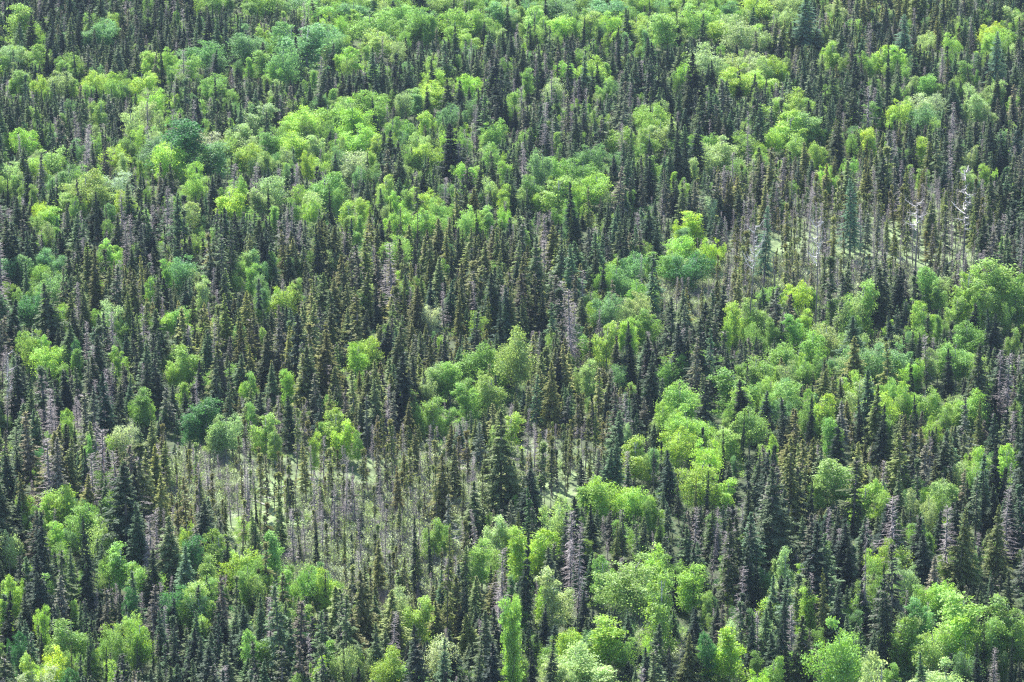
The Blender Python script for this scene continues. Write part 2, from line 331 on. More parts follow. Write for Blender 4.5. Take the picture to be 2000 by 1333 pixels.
# ------------------------------------------------------------------ what stands where (photo pixels: x, top y, crown width, visible height, colour)
TINT = dict(L=(.345, .520, .090), l=(.420, .570, .070), G=(.245, .410, .090), B=(.190, .350, .135), P=(.375, .490, .205), D=(.080, .220, .065), p=(.325, .470, .125), W=(.42, .50, .30))
CN = dict(L='lime green', l='yellow-lime', G='mid green', B='blue-green', P='pale green', D='deep green', p='soft green', W='whitish green')
BL = '''420,-25,50,35,p;520,-20,60,40,G;585,-18,60,40,B;640,-30,60,40,p;700,-30,60,40,L;745,-22,60,45,p;830,-25,70,40,G;890,-20,60,45,p;950,-25,60,45,G;1060,-32,60,40,G;1130,-28,60,40,B;1235,-20,50,40,p;1290,-24,60,45,G;1340,-20,60,45,L;1400,-28,60,40,p;1470,-15,60,45,L;1540,-20,45,40,P;45,0,60,80,G;203,35,52,45,B;400,76,65,55,B;485,55,75,65,B;20,83,50,40,P;68,83,35,40,G;145,97,45,50,G;295,95,40,50,L;330,92,30,30,L;362,100,50,55,p
38,132,40,45,G;112,135,45,45,P;75,140,35,35,L;185,135,45,40,L;218,138,30,40,L;280,135,50,40,L;415,142,50,45,G;300,172,40,40,L;192,195,32,45,G;255,205,40,70,P;290,190,35,60,P
358,222,95,110,D;47,245,45,50,L;305,265,85,60,B;410,252,45,50,W;225,280,48,50,L;100,285,60,50,p;470,235,50,60,P;490,275,50,50,L;15,310,40,60,P;135,315,50,40,B;380,310,40,40,L;180,318,50,30,G
515,50,32,50,L;510,95,40,50,G;560,42,60,75,B;600,40,80,90,B;640,45,60,60,B;630,0,70,45,G;690,-5,60,40,B;665,28,28,30,L;722,20,70,55,p;740,50,60,55,p;780,0,80,60,G;820,10,60,60,G;890,35,50,45,L
900,10,70,60,G;940,20,50,50,G;980,0,50,60,B;540,120,40,30,G;680,88,40,50,L;857,125,42,40,L;915,140,40,30,L;845,155,75,50,L;785,168,40,30,P;722,172,60,45,L;672,185,45,30,P;640,195,55,50,L;690,198,75,60,L
590,205,70,60,L;515,198,50,60,P;530,255,45,60,G;565,252,60,60,L;700,245,80,50,L;830,213,30,35,L;765,225,30,35,G;800,228,40,35,G;880,200,40,35,B;967,232,42,42,G;880,248,30,30,L;815,255,35,35,P;690,290,50,50,W
730,260,35,40,L;820,278,30,40,L;845,280,40,40,L;910,305,40,30,L;985,310,30,35,L;960,280,45,35,G;620,260,40,60,P;600,290,30,30,L
1045,12,45,60,p;1090,20,60,50,L;1150,18,40,60,p;1085,-5,80,30,B;1030,-5,40,30,B;1190,-5,70,35,B;1200,20,40,30,L;1245,25,50,30,L;1295,20,60,70,p;1370,5,65,60,p;1400,30,50,40,L;1425,0,35,45,B;1450,30,60,60,P
1005,165,40,40,G;1035,128,25,40,G;1160,110,50,30,L;1180,128,30,40,L;1105,115,30,25,L;1080,148,40,30,P;1185,150,25,35,G;1335,120,35,25,L;1380,86,65,70,P;1435,100,50,40,P;1470,100,50,45,P;1495,110,30,40,P;1440,130,80,30,L
1275,198,55,35,G;1280,218,40,35,G;1290,228,60,60,P;1215,245,50,50,G;1265,250,40,50,G;1460,250,50,45,G;1405,270,85,55,P;1155,278,48,45,B;1055,275,45,50,B;1080,300,50,35,G;1140,308,60,40,G;1378,250,40,30,G
1530,12,40,30,P;1640,0,35,35,P;1625,78,35,50,L;1515,105,40,35,L;1720,85,35,50,L;1755,85,35,60,L;1938,40,40,25,l;1950,50,45,45,L;1975,10,40,50,P;1812,58,30,30,P;1860,63,30,30,L;1810,133,45,45,G;1890,115,30,40,G
1560,173,50,50,L;1515,185,50,60,L;1580,215,60,70,p;1540,215,60,70,L;1695,195,35,45,G;1695,245,30,45,l;1755,190,40,30,L;1800,178,45,35,W;1835,178,35,35,W;1805,200,60,40,B;1900,155,30,30,P;1950,152,30,40,P;1910,180,40,50,P
1600,268,35,30,L;1800,265,35,65,l;1895,280,25,40,P;1665,300,30,30,G;1925,315,25,30,L;1605,318,25,20,L
170,335,90,70,p;225,335,60,60,W;240,370,40,45,l;450,363,60,48,l;465,340,30,30,L;380,335,40,40,L;82,385,35,30,l;95,400,40,50,L;370,390,40,50,P;210,465,35,40,L;485,480,40,50,G;355,495,60,45,B;325,500,25,30,G
85,482,35,50,B;45,492,45,60,B;15,500,45,60,B;120,495,30,45,B;95,530,55,60,B;60,550,40,30,G;65,568,55,60,D;100,580,35,55,G;295,538,25,40,G;395,540,30,40,P;215,585,40,50,P;345,585,50,50,G;490,510,30,60,G;60,640,50,40,G;85,650,30,40,L
530,338,60,60,P;637,333,62,75,G;680,390,40,50,L;705,380,30,40,L;755,340,35,50,p;775,368,25,30,L;800,365,30,40,G;825,362,45,50,L;780,398,40,30,L;815,405,50,35,L;860,385,35,30,G;955,340,35,25,P;985,357,30,35,L
910,402,35,35,p;955,400,40,45,p;985,400,25,25,L;770,455,48,35,G;500,485,30,50,B;505,530,30,40,B;555,552,45,40,L;840,590,35,60,W;725,650,45,45,L
1040,340,45,55,G;1090,340,60,70,p;1160,335,60,50,L;1110,385,30,40,G;1352,407,48,60,l;1335,455,60,50,L;1390,460,35,30,l;1310,478,60,50,G;1350,490,70,50,D;1390,380,25,35,W;1205,510,50,45,B;1235,490,50,50,B;1175,515,30,30,G
1245,540,45,40,G;1190,570,50,55,B;1245,565,45,50,P;1265,600,40,50,G;1430,580,38,85,L;1475,580,48,75,p;1185,620,42,95,L;1225,615,35,40,L;1010,632,85,80,p
1688,537,58,110,G;1558,545,45,45,l;1810,517,50,65,G;1890,512,50,110,L;1950,497,80,120,p;1990,530,50,100,G;1553,610,40,55,G;1585,600,30,35,l;1800,588,38,55,L;1620,625,60,60,P;1670,640,50,50,P;1890,625,80,50,G;1985,635,30,50,G
90,670,65,50,L;145,660,25,50,D;230,672,30,40,G;278,755,40,55,G;365,670,50,70,p;490,720,30,50,G;400,775,60,75,D;440,805,55,50,P;490,780,25,40,G;240,820,45,50,W;135,790,25,40,G;170,845,20,30,G;120,940,65,50,L;165,980,35,30,G
520,800,45,75,p;560,715,30,60,L;655,798,50,60,L;675,815,40,50,l;610,840,25,30,l;695,666,40,60,L;845,695,45,50,P;880,700,50,70,G;940,668,85,80,G;910,745,50,60,G;845,770,45,55,G;960,730,50,60,p;1000,800,45,72,L
1150,698,35,70,P;1330,740,90,90,p;1425,720,80,90,G;1440,750,50,60,L;1465,793,72,78,p;1345,800,90,60,L;1320,830,60,50,L;1380,850,50,50,L;1240,850,60,78,L;1370,895,85,90,L;1170,925,90,60,L;1235,935,60,60,L;1095,960,60,40,P
1310,690,50,50,G;1480,690,60,60,G;1220,820,20,30,P;1530,665,80,70,G;1590,640,60,60,G;1680,670,60,60,B;1735,665,70,75,B;1780,690,40,40,L;1540,738,65,60,p;1610,765,40,45,L;1680,735,40,45,P;1745,735,40,30,G;1770,745,30,40,L
1810,750,50,40,G;1720,760,60,50,L;1905,757,75,55,L;1870,665,80,60,G;1620,810,40,50,G;1640,890,80,90,p;1840,920,60,50,P;1910,865,35,50,L;1965,865,40,50,L;1720,930,20,30,L;1815,965,30,30,P;1785,950,30,40,P
110,1010,40,60,L;160,985,50,60,G;200,1015,60,40,p;230,1060,60,80,G;15,1030,40,50,P;20,1120,35,40,L;255,1140,30,60,D;85,1175,25,30,L;135,1205,65,75,G;275,1205,50,50,L;235,1222,50,50,G;105,1265,50,50,l;60,1270,35,40,L;80,1300,60,33,W;35,1230,30,40,D
365,1010,30,30,L;375,1040,45,70,D;420,1035,50,60,G;470,1060,65,65,L;385,1125,50,70,p;490,1225,40,60,G;530,1037,60,95,G;600,1100,50,50,G;640,1105,40,50,L;850,1005,40,50,G;940,1050,50,60,p;775,1140,50,50,P;820,1155,55,100,L
860,1235,60,80,W;760,1258,80,75,L;995,1150,50,60,G;680,1255,50,40,P;620,1275,25,40,L;975,1000,45,60,P;1015,1025,50,60,L;1060,1030,60,80,l;1075,1105,60,115,P;1240,1090,130,100,p;1280,1065,55,50,L;1290,1110,70,150,G;1350,1100,60,80,L;1180,1085,40,60,G
1110,1210,60,60,l;1190,1205,80,90,l;1130,1250,110,83,P;1080,1270,60,60,P;1425,1225,75,110,l;1385,1230,40,60,D;1430,1200,30,40,W;1000,1150,30,60,L;1480,1300,40,40,L;1535,1065,40,50,P;1740,1050,60,60,L;1765,1090,50,50,P;1830,1118,60,50,L
1650,1215,110,118,G;1760,1200,60,80,G;1790,1165,50,60,B;1880,1155,100,120,p;1860,1200,70,100,L;1970,1160,80,120,G;1850,1295,100,40,P;1720,1260,60,70,P'''
CO = '''1225,630,46,120,dense,k;1025,1040,50,180,dense,k;812,1008,34,150,dense,k;165,1010,50,160,dense,k;905,1105,34,150,dense,k;872,1030,42,200,ragged,o;1130,1015,52,190,dead,g;1390,1020,26,130,dead,g;1695,1030,36,190,dead,g;1420,1060,26,120,dead,g
1080,705,55,120,dense,y;622,440,34,95,dense,k;640,455,30,75,dense,k;567,475,28,65,dense,k;810,465,24,50,dense,k;730,190,26,65,dense,k;832,168,24,55,dense,k;1252,108,20,75,spire,k;92,80,14,60,spire,k;145,100,13,45,spire,k;318,98,18,65,dense,k;245,50,16,85,spire,k;81,235,20,60,dense,k;130,130,12,55,spire,k
1738,80,20,130,spire,k;1395,118,26,35,dense,k;1583,775,30,85,dense,k;1635,815,46,95,dense,k;1725,790,46,110,dense,k;1683,780,32,80,dense,k;1790,770,28,65,dense,k;1855,680,38,90,dense,k;1795,680,28,90,dense,k;1875,990,75,150,dense,o;1950,985,62,135,dense,o;1915,780,32,95,dense,o
1656,1050,36,90,dense,k;1735,1100,46,190,dense,k;1530,1160,54,175,dense,k;1615,1110,42,140,dense,o;1480,1080,26,110,dense,k;1340,1235,56,100,dense,o;1925,1205,17,90,spire,k;1910,1255,40,80,dense,k;1975,1245,18,90,spire,k;1160,765,13,110,club,k;1064,878,12,110,club,k;1076,878,12,110,club,k;1089,878,13,100,club,k;1278,862,13,90,club,k;1290,862,12,90,club,k
1545,990,30,90,dense,o;1585,935,26,70,dense,k;1923,925,30,110,dense,k;1000,1230,45,100,dense,o;1205,1020,26,70,dense,o;1160,985,36,90,dense,k;1380,920,20,70,spire,k;670,1250,16,80,spire,k;335,1225,16,75,spire,k;295,1240,12,60,spire,k;205,1265,14,65,spire,k;58,1250,12,65,spire,k;175,1250,17,70,spire,k;138,1265,20,65,dense,o;265,1250,14,60,spire,k;1010,1000,24,60,dense,o
618,1010,18,85,spire,k;672,1005,12,80,spire,o;634,1100,12,90,spire,k;690,1045,10,60,club,k;765,1010,16,60,ragged,o;840,1030,16,90,spire,k;495,1010,12,50,spire,k;1600,430,46,200,snag0,-;1795,395,50,130,snag0,-;8,690,24,150,snag2,-;200,878,11,60,ragged,r;1890,330,50,160,snag1,-;1468,440,40,190,snag0,-;1530,1055,20,60,spire,k;1780,700,26,50,dense,k
1375,835,14,60,club,k;1450,806,14,80,spire,k;1515,870,16,45,club,k;1360,930,18,60,dense,o;1415,830,14,50,spire,k;500,935,10,60,spire,k;345,870,10,60,spire,o;570,935,11,60,club,k;645,960,10,60,club,k;550,980,12,50,club,k;965,905,12,90,club,o;1000,905,10,70,club,k;755,870,12,100,club,o;902,925,11,90,club,o;944,915,12,80,club,o;852,915,11,110,club,o;818,930,13,100,club,o;795,905,12,90,club,o
12,345,14,60,spire,k;108,345,14,60,spire,k;187,380,20,90,spire,k;325,440,10,60,club,k;525,355,12,50,spire,k;645,360,16,70,spire,k;933,405,14,50,dense,k;895,445,22,70,dense,k;780,405,16,45,ragged,g;815,410,14,45,ragged,g;208,395,14,50,dense,g;300,335,22,60,ragged,g;990,175,20,75,spire,k;1050,130,16,70,spire,k;1305,80,18,60,spire,k;1210,60,18,80,spire,k;1140,30,14,60,spire,k;1035,45,12,50,spire,k;880,480,20,60,dense,k
735,555,28,80,dense,k;790,545,20,60,dense,o;1000,560,34,110,dense,o;980,590,30,100,dense,k;895,570,36,80,dense,y;950,580,26,60,dense,o;1325,240,38,110,dense,k;1310,160,14,60,spire,k;1445,130,18,60,spire,k;1340,260,26,90,dense,k;1270,290,30,90,dense,k;1105,220,18,60,ragged,g;1080,235,22,90,dead,g;930,215,18,80,dead,g;300,1180,12,50,dead,g;1060,560,30,80,dense,k;1120,410,22,60,dense,o;1152,365,30,80,ragged,o;1300,330,30,90,ragged,g;1255,310,26,100,ragged,g'''
LA = '1665,350,46,150;1495,405,44,150;1572,-5,60,95;1768,28,50,60;1948,62,40,80'
ANCH = {  # identifying phrases for the trees the others are described by
 '450,363': 'brightest yellow-lime domed birch', '358,222': 'big deep green round birch', '690,198': 'large lime dome near upper centre', '1688,537': 'tall oval green birch',
 '1225,630': 'widest dark fir right of centre', '1130,1015': 'big grey dead spruce', '1665,350': 'tallest teal larch', '1495,405': 'teal larch beside bleached snag', '1600,430': 'snag with white curved branches',
 '1890,330': 'bare white snag at upper right', '1240,1090': 'broad birch at lower centre', '1425,1225': 'yellow-lime pyramid tree at bottom', '1025,1040': 'tall dark spire below centre', '812,1008': 'black tiered spruce in bog',
 '165,1010': 'tall dark fir at lower left', '45,492': 'blue-green birch at left edge', '400,775': 'dark green bush-shaped tree', '1950,497': 'massive birch at right edge', '940,668': 'wide green birch at centre',
 '1240,850': 'oval lime birch right of centre', '1465,793': 'soft green domed birch', '1370,895': 'large bright lime birch', '1352,407': 'yellow-lime birch above clearing', '637,333': 'round green birch left of centre',
 '1560,173': 'lime birch at upper right', '1405,270': 'wide pale domed birch', '1380,86': 'pale birch behind dark fir', '600,40': 'broad blue-green birch at top', '45,0': 'green birch in upper left corner',
 '1185,620': 'narrow lime birch beside dark fir', '1000,800': 'small lime birch near centre', '655,798': 'lime birch at left centre', '120,940': 'lone lime birch at left', '135,1205': 'green birch at bottom left',
 '1075,1105': 'silvery oval birch', '1650,1215': 'huge green birch at bottom right', '1880,1155': 'soft green birch in lower right corner', '760,1258': 'lime birch at bottom edge', '1905,757': 'lime dome at right',
 '1640,890': 'soft green wide birch at right', '1170,925': 'wide lime birch below centre', '1080,705': 'golden olive spruce', '1090,20': 'lime birch at top centre', '1810,133': 'round green birch at upper right',
 '820,1155': 'upright lime birch at lower centre', '530,1037': 'cone-shaped green birch', '470,1060': 'lime birch at lower left centre', '1010,632': 'round soft green birch at centre',
 '1875,990': 'biggest olive spruce at right', '1800,178': 'whitish birch at upper right', '85,482': '', '840,590': 'small whitish birch', '1530,1160': 'dark spruce at bottom right', '375,1040': 'deep green birch in bog',
 '215,585': 'pale birch at left', '1635,815': 'dark cone-shaped spruce at right', '845,155': 'lime birch above upper centre'}

CTINT = dict(k=(.042, .070, .042), o=(.195, .228, .078), y=(.205, .215, .070), r=(.24, .075, .05), g=(.165, .175, .125), m=(.112, .168, .080))
trees = []   # dicts: kind, proto, x, y, z, s(xy), sz, rz, tint, u, v, vb, wpx, cat
def vtr(key): return PROTO[key]
def add_landmark(u, v, w, h, kind, key, colc, tint, minH, fac):
    x, y, g = ground_at(u, v, 9.0); f = y * cp - (g + 9 - CAMZ) * sp
    wm = w * f / FPX; hm = h * f / FPX / cp
    H = max(minH, hm * fac)
    x, y, g = ground_at(u, v, H); f = project(x, y, g + H)[2]
    wm = w * f / FPX
    p = PROTO[key]
    pw = p.get('W') or p['H'] * {'dense': .42, 'spire': .33, 'ragged': .34, 'club': .18, 'dead': .29, 'larch': .36, 'snag': .4}[p['style']]
    s = wm / pw; sz = H / p['H']
    trees.append(dict(kind=kind, proto=key, x=x, y=y, z=g, s=s, sz=sz, rz=rng.uniform(0, 6.28), tint=tint, u=u, v=v, vb=v + h, w=w, H=H, wm=wm, mark='%d,%d' % (u, v), cc=colc, dist=f, style=p['style']))
for n_, s_ in enumerate(';'.join(BL.split('\n')).split(';')):
    a = s_.split(','); u, v, w, h = map(float, a[:4]); c = a[4]
    asp = h / w
    if (u, v) == (1425, 1225): key = 'pyramid0'
    elif (u, v) == (530, 1037): key = 'pyramid0'
    elif c in 'W' or (u < 300 and c == 'P' and w < 45): key = 'sparse%d' % (n_ % 2)
    elif asp > 1.12: key = 'tall%d' % (n_ % 3)
    elif w > 70: key = 'wide%d' % (n_ % 3)
    else: key = 'round%d' % (n_ % 3)
    t = np.array(TINT[c]) * rng.uniform(.85, 1.15) * np.array([rng.uniform(.88, 1.12), 1, rng.uniform(.85, 1.2)])
    fac = {'r': 1.3, 't': 1.2, 'w': 1.25, 's': 1.3, 'p': 1.1}[key[0]]
    add_landmark(u, v, w * 1.36, h, 'birch', key, c, tuple(t), 7.0, fac)
for n_, s_ in enumerate(';'.join(CO.split('\n')).split(';')):
    a = s_.split(','); u, v, w, h = map(float, a[:4]); st, c = a[4], a[5]
    if st.startswith('snag'): add_landmark(u, v, w * 1.5, h, 'snag', st, 'w', (.5, .5, .5), 9.0, 1.15); continue
    nvar = {'dense': 3}.get(st, 4)
    t = np.array(CTINT[c]) * rng.uniform(.85, 1.15)
    add_landmark(u, v, w, h, 'dead' if st == 'dead' else 'spruce', st + str(n_ % nvar), c, tuple(t), 7.5, 1.12)
for n_, s_ in enumerate(LA.split(';')):
    u, v, w, h = map(float, s_.split(',')); add_landmark(u, v, w * 1.25, h, 'larch', 'larch%d' % (n_ % 2), 't', (.165, .290, .190), 12.0, 1.05)
# companions: birches stand in clumps of the same kind
comp = []
for t in list(trees):
    if t['kind'] != 'birch' or rng.rand() < .25: continue
    for _ in range(1 if t['w'] < 45 else 2):
        sg = rng.choice([-1, 1]); w = t['w'] / 1.36
        comp.append((t['u'] + sg * rng.uniform(.3, .62) * w, t['v'] + rng.uniform(.22, .6) * (t['vb'] - t['v']), w * rng.uniform(.5, .85), (t['vb'] - t['v']) * rng.uniform(.55, .85), t))
for n_, (u, v, w, h, t) in enumerate(comp):
    c = t['cc'] if rng.rand() < .6 else random.choice('LGpGBP'); tt = np.array(TINT[c]) * rng.uniform(.85, 1.15)
    key = random.choice(['round0', 'round1', 'round2', 'tall0', 'tall1', 'tall2', 'sparse0', 'pyramid0'])
    add_landmark(u, v, w * 1.2, h, 'birch', key, c, tuple(tt), 5.0, 1.3)
    trees[-1]['mark'] = None
hard = [t for t in trees if t['kind'] != 'birch']
def hides(b):
    return b['mark'] is None and any(b['dist'] < h['dist'] and abs(b['u'] - h['u']) < (b['w'] + h['w']) * .42 and b['v'] < h['vb'] - 10 for h in hard)
trees = [t for t in trees if t['kind'] != 'birch' or not hides(t)]
# a birch whose crown would stand before one of the picked-out conifers is a taller tree a little farther off
for b_ in [t for t in trees if t['kind'] == 'birch' and t['mark']]:
    hh = [h['H'] for h in hard if b_['dist'] < h['dist'] and abs(b_['u'] - h['u']) < (b_['w'] + h['w']) * .36 and b_['v'] < h['vb'] - 25 and h['H'] < 15]
    if hh:
        add_landmark(b_['u'], b_['v'], b_['w'], b_['vb'] - b_['v'], 'birch', b_['proto'], b_['cc'], b_['tint'], max(hh) * 1.05 + .8, 1.0)
        trees.remove(b_)
marks = list(trees)
MU = np.array([t['u'] for t in marks]); MVB = np.array([t['vb'] for t in marks]); MV = np.array([t['v'] for t in marks]); MW = np.array([t['w'] for t in marks])
MK = np.array([t['kind'] != 'birch' for t in marks]); MD = np.array([t['dist'] for t in marks]); MX = np.array([t['x'] for t in marks]); MY = np.array([t['y'] for t in marks])
MR = np.array([t['wm'] * (.42 if t['kind'] == 'birch' else .3) for t in marks])

# ------------------------------------------------------------------ fields over the ground, in photo pixels of the ground point
OPEN = [(400, 950, 75, 55, .85), (660, 985, 50, 35, .6), (905, 935, 120, 55, .75), (770, 1000, 220, 60, .45), (700, 1110, 230, 95, .5), (810, 1210, 90, 60, .6), (1375, 610, 95, 65, .85), (1310, 620, 45, 65, .7),
        (1450, 570, 90, 50, .75), (1610, 585, 75, 65, .85), (1740, 565, 75, 45, .75), (1550, 560, 200, 60, .5), (1365, 715, 28, 60, .8), (1350, 1300, 70, 45, .9), (1262, 1250, 30, 35, .8), (340, 1040, 50, 90, .45), (1820, 1300, 40, 30, .6), (1960, 740, 50, 40, .3), (1040, 780, 25, 40, .6)]
BOG = [(650, 1000, 330, 130, 1.0), (720, 1130, 260, 110, .9), (1080, 930, 120, 90, .8), (400, 950, 120, 70, .8), (1640, 520, 260, 90, .95), (1380, 590, 130, 90, .8), (1800, 470, 180, 70, .9), (340, 1050, 80, 100, .6), (1150, 830, 110, 70, .35)]
GREY = [(250, 420, 260, 150, .55), (1740, 480, 260, 110, 1.0), (1420, 560, 130, 90, .9), (650, 990, 350, 140, .85), (90, 900, 150, 180, .55), (1130, 240, 130, 90, .5), (930, 400, 160, 90, .45), (1100, 700, 130, 80, .4), (300, 1100, 150, 120, .45), (1450, 1080, 120, 100, .45), (650, 150, 130, 60, .3), (1480, 400, 120, 80, .5)]
OLIVE = [(850, 600, 330, 130, .75), (650, 760, 300, 120, .7), (1130, 800, 120, 120, .7), (900, 930, 200, 120, .8), (1600, 400, 250, 100, .65), (1700, 900, 300, 150, .5), (250, 1000, 300, 120, .5), (750, 1200, 300, 120, .6), (1700, 80, 300, 120, .45), (300, 650, 250, 100, .45)]
LUSH = [(200, 1180, 230, 140, .4), (600, 1150, 260, 120, .6), (650, 270, 400, 120, .45), (1600, 750, 330, 110, .5), (250, 330, 250, 80, .45), (1000, 40, 600, 60, .7), (1750, 1250, 300, 80, .6)]
SIZE = [(1750, 900, 260, 130, .5), (1700, 1150, 330, 160, .7), (200, 1080, 150, 130, .6), (1320, 320, 150, 80, .7), (1080, 1020, 150, 150, .4), (880, 620, 200, 100, .3), (700, 1240, 120, 60, -.2), (200, 1290, 300, 50, -.45), (560, 660, 200, 80, .2)]
def field(F, u, v):
    r = np.zeros(np.shape(u))
    for cx, cy, rx, ry, s in F: r = np.maximum(r, s * np.exp(-(((u - cx) / rx) ** 2 + ((v - cy) / ry) ** 2) ** 1.4 * .9))
    return r
def wob(x, y):
    return np.sin(x * .11 + 1.3) * np.cos(y * .083) + .6 * np.sin(x * .23 - y * .19) + .4 * np.cos(x * .41 + y * .33)

CELL = 2.5
gy = np.arange(368, 960, CELL); cand = []
for yy in gy:
    hw = .1405 * math.hypot(yy, CAMZ) * 1.10 + 6
    xs = np.arange(-hw, hw, CELL); cand.append(np.stack([xs, np.full(len(xs), yy)], 1))
cand = np.concatenate(cand); cand += rng.uniform(-.5, .5, cand.shape) * CELL
Z = terrain(cand[:, 0], cand[:, 1]); U, V, F_ = project(cand[:, 0], cand[:, 1], Z)
op = field(OPEN, U, V); bog = field(BOG, U, V); gr = field(GREY, U, V); ol = field(OLIVE, U, V); wb = wob(cand[:, 0], cand[:, 1]); szf = field([f_ for f_ in SIZE if f_[4] > 0], U, V) - field([(*f_[:4], -f_[4]) for f_ in SIZE if f_[4] < 0], U, V)
keep = rng.rand(len(cand)) < np.clip((.84 + .12 * wb - .2 * szf) * (1 - .62 * op) * (1 + .12 * bog), .0, 1)
cnt = 0
for i in np.nonzero(keep)[0]:
    x, y, z, u, v = cand[i, 0], cand[i, 1], Z[i], U[i], V[i]
    q = rng.rand()
    if bog[i] > .45 and rng.rand() < .85:
        qd = .5 if u < 1250 else .34
        st = 'club' if q < qd else ('ragged' if q < qd + .12 else ('dead' if q < .94 else 'spire')); H = rng.uniform(4.2, 9.0)
    else:
        g = gr[i]
        if q < .085 + .36 * g: st = 'dead'
        elif q < .36 + .32 * g: st = 'ragged'
        elif q < .66: st = 'spire'
        elif q < .71: st = 'club'
        else: st = 'dense'
        H = (rng.uniform(5.4, 9.4) if rng.rand() < .8 else rng.uniform(9, 12.5)) * (1 + .07 * wb[i] + .38 * szf[i]) * (1 - .16 * min(1, max(0, (700 - v) / 700)))
        if rng.rand() < .28: H *= rng.uniform(.45, .8)
    f = F_[i]; ut, vt, _ = project(x, y, z + H)
    wpx = H * .2 * FPX / f
    dx, dy = MX - x, MY - y
    if np.any(dx * dx + dy * dy < MR ** 2): continue
    front = (MD > f - 1) & (np.abs(MU - ut) < (MW * .5 + wpx * .4)) & (MVB > vt) & (MD < f + 60)
    if np.any(front):
        over = np.where(front & (vt < MVB - 4))[0]
        if len(over) and (rng.rand() < .87 or np.any(MK[over])):
            need = max(MVB[over]) + rng.uniform(-3, 12)
            if np.all(need > MV[over]):
                Hn = H - (need - vt) * f / FPX / cp
                if Hn < 1.5: continue
                H = Hn
    nvar = {'dense': 3, 'ragged': 7}.get(st, 4)
    o = ol[i] * rng.uniform(.2, 1.3) + rng.uniform(-.1, .25)
    c = 'o' if o > .38 else ('k' if rng.rand() < .33 else 'm')
    if bog[i] > .45: c = 'y' if rng.rand() < .25 else 'o'
    if st == 'ragged' and rng.rand() < .3 + .4 * gr[i]: c = 'g'
    t = np.array(CTINT[c]) * (rng.uniform(.55, 1.65) if c != 'y' else rng.uniform(.6, 1.1)) * np.array([rng.uniform(.85, 1.2), 1, rng.uniform(.85, 1.2)])
    wf = rng.uniform(.95, 1.6) * (.74 if bog[i] > .45 else 1)
    p = PROTO[st + str(rng.randint(nvar))]
    trees.append(dict(kind='dead' if st == 'dead' else 'spruce', proto=p['key'], x=x, y=y, z=z, s=H / p['H'] * wf if H > 5 else max(.42, H / p['H']) * wf, sz=H / p['H'], rz=rng.uniform(0, 6.28), tint=tuple(t), u=ut, v=vt, w=wpx, H=H, wm=H * .2 * wf, mark=None, cc=c, dist=f, style=st))
# small broadleaved saplings that fill between the conifers
ns = 0; lush = field(LUSH, U, V)
for i in rng.permutation(len(cand)):
    if ns > 3300: break
    u, v = U[i], V[i]
    if bog[i] > .5 and rng.rand() < .3: continue
    if rng.rand() > .3 + .25 * wb[i] - .5 * op[i] - .7 * bog[i] + .6 * lush[i]: continue
    x, y, z = cand[i, 0], cand[i, 1], Z[i]; H = rng.uniform(2.8, 6.2 + 2.2 * lush[i])
    ut, vt, _ = project(x, y, z + H)
    dx, dy = MX - x, MY - y
    if np.any(dx * dx + dy * dy < MR ** 2): continue
    key = random.choice(['round0', 'round1', 'round2', 'tall0', 'tall1', 'sparse0', 'sparse1', 'pyramid0']); p = PROTO[key]
    c = random.choice('LGpGBPG') if u > 600 or v < 900 else random.choice('GDGpLG')
    t = np.array(TINT[c]) * rng.uniform(.7, 1.1)
    if np.any(MK & (MD > F_[i]) & (np.abs(MU - ut) < MW * .5 + 10) & (vt < MVB - 8) & (MD < F_[i] + 60)): continue
    trees.append(dict(kind='sapling', proto=key, x=x, y=y, z=z, s=H / p['H'] * rng.uniform(.8, 1.15), sz=H / p['H'], rz=rng.uniform(0, 6.28), tint=tuple(t), u=ut, v=vt, w=H * .5 * FPX / F_[i], H=H, wm=H * .5, mark=None, cc=c, dist=F_[i], style=p['style'])); ns += 1

# ------------------------------------------------------------------ which trees show largest (coarse silhouettes, near to far)
RW, RH = 1000, 667
buf = np.zeros((RH, RW), bool)
for t in sorted(trees, key=lambda t: t['dist']):
    pxm = FPX / t['dist'] / 2; vt = t['v'] / 2; hp = t['H'] * cp * pxm; hw = max(.6, t['wm'] / 2 * pxm); uc = t['u'] / 2
    y0, y1 = int(max(0, vt)), int(min(RH, vt + hp)); n = 0
    if t['kind'] in ('birch', 'sapling'): hp *= .75; y1 = int(min(RH, vt + hp))
    for yy in range(y0, y1):
        k = (yy - vt) / hp
        ww = hw * (math.sqrt(max(0, 1 - (2 * k - 1) ** 2)) if t['kind'] in ('birch', 'sapling') else (min(1, k * 1.3 + .08)))
        if t['style'] in ('dead', 'club'): ww *= .6
        a, b = int(max(0, uc - ww)), int(min(RW, uc + ww + 1))
        if b > a:
            n += (b - a) - int(buf[yy, a:b].sum()); buf[yy, a:b] = True
    t['vis'] = n
groups = dict(spruce=[], dead=[], birch=[], larch=[], snag=[], sapling=[])
for t in trees: groups[t['kind']].append(t)
for k in groups: groups[k].sort(key=lambda t: -(t['vis'] + (1e6 if t['mark'] and t['kind'] != 'birch' else 0)))
indiv = []; rest = {}
bl = sorted(groups['birch'] + groups['sapling'], key=lambda t: -t['vis'])
CAP = 300
for name, lst in (('spruce', groups['spruce']), ('dead', groups['dead']), ('birch', bl), ('larch', groups['larch']), ('snag', groups['snag'])):
    sel = [t for t in lst[:CAP] if t['vis'] > 12]; ids = set(map(id, sel))
    for t in sel: t['kk'] = name
    indiv += sel; rest[name] = [t for t in lst if id(t) not in ids]
print('TREES', len(trees), {k: len(v) for k, v in groups.items()}, 'indiv', len(indiv), {k: len(v) for k, v in rest.items()})

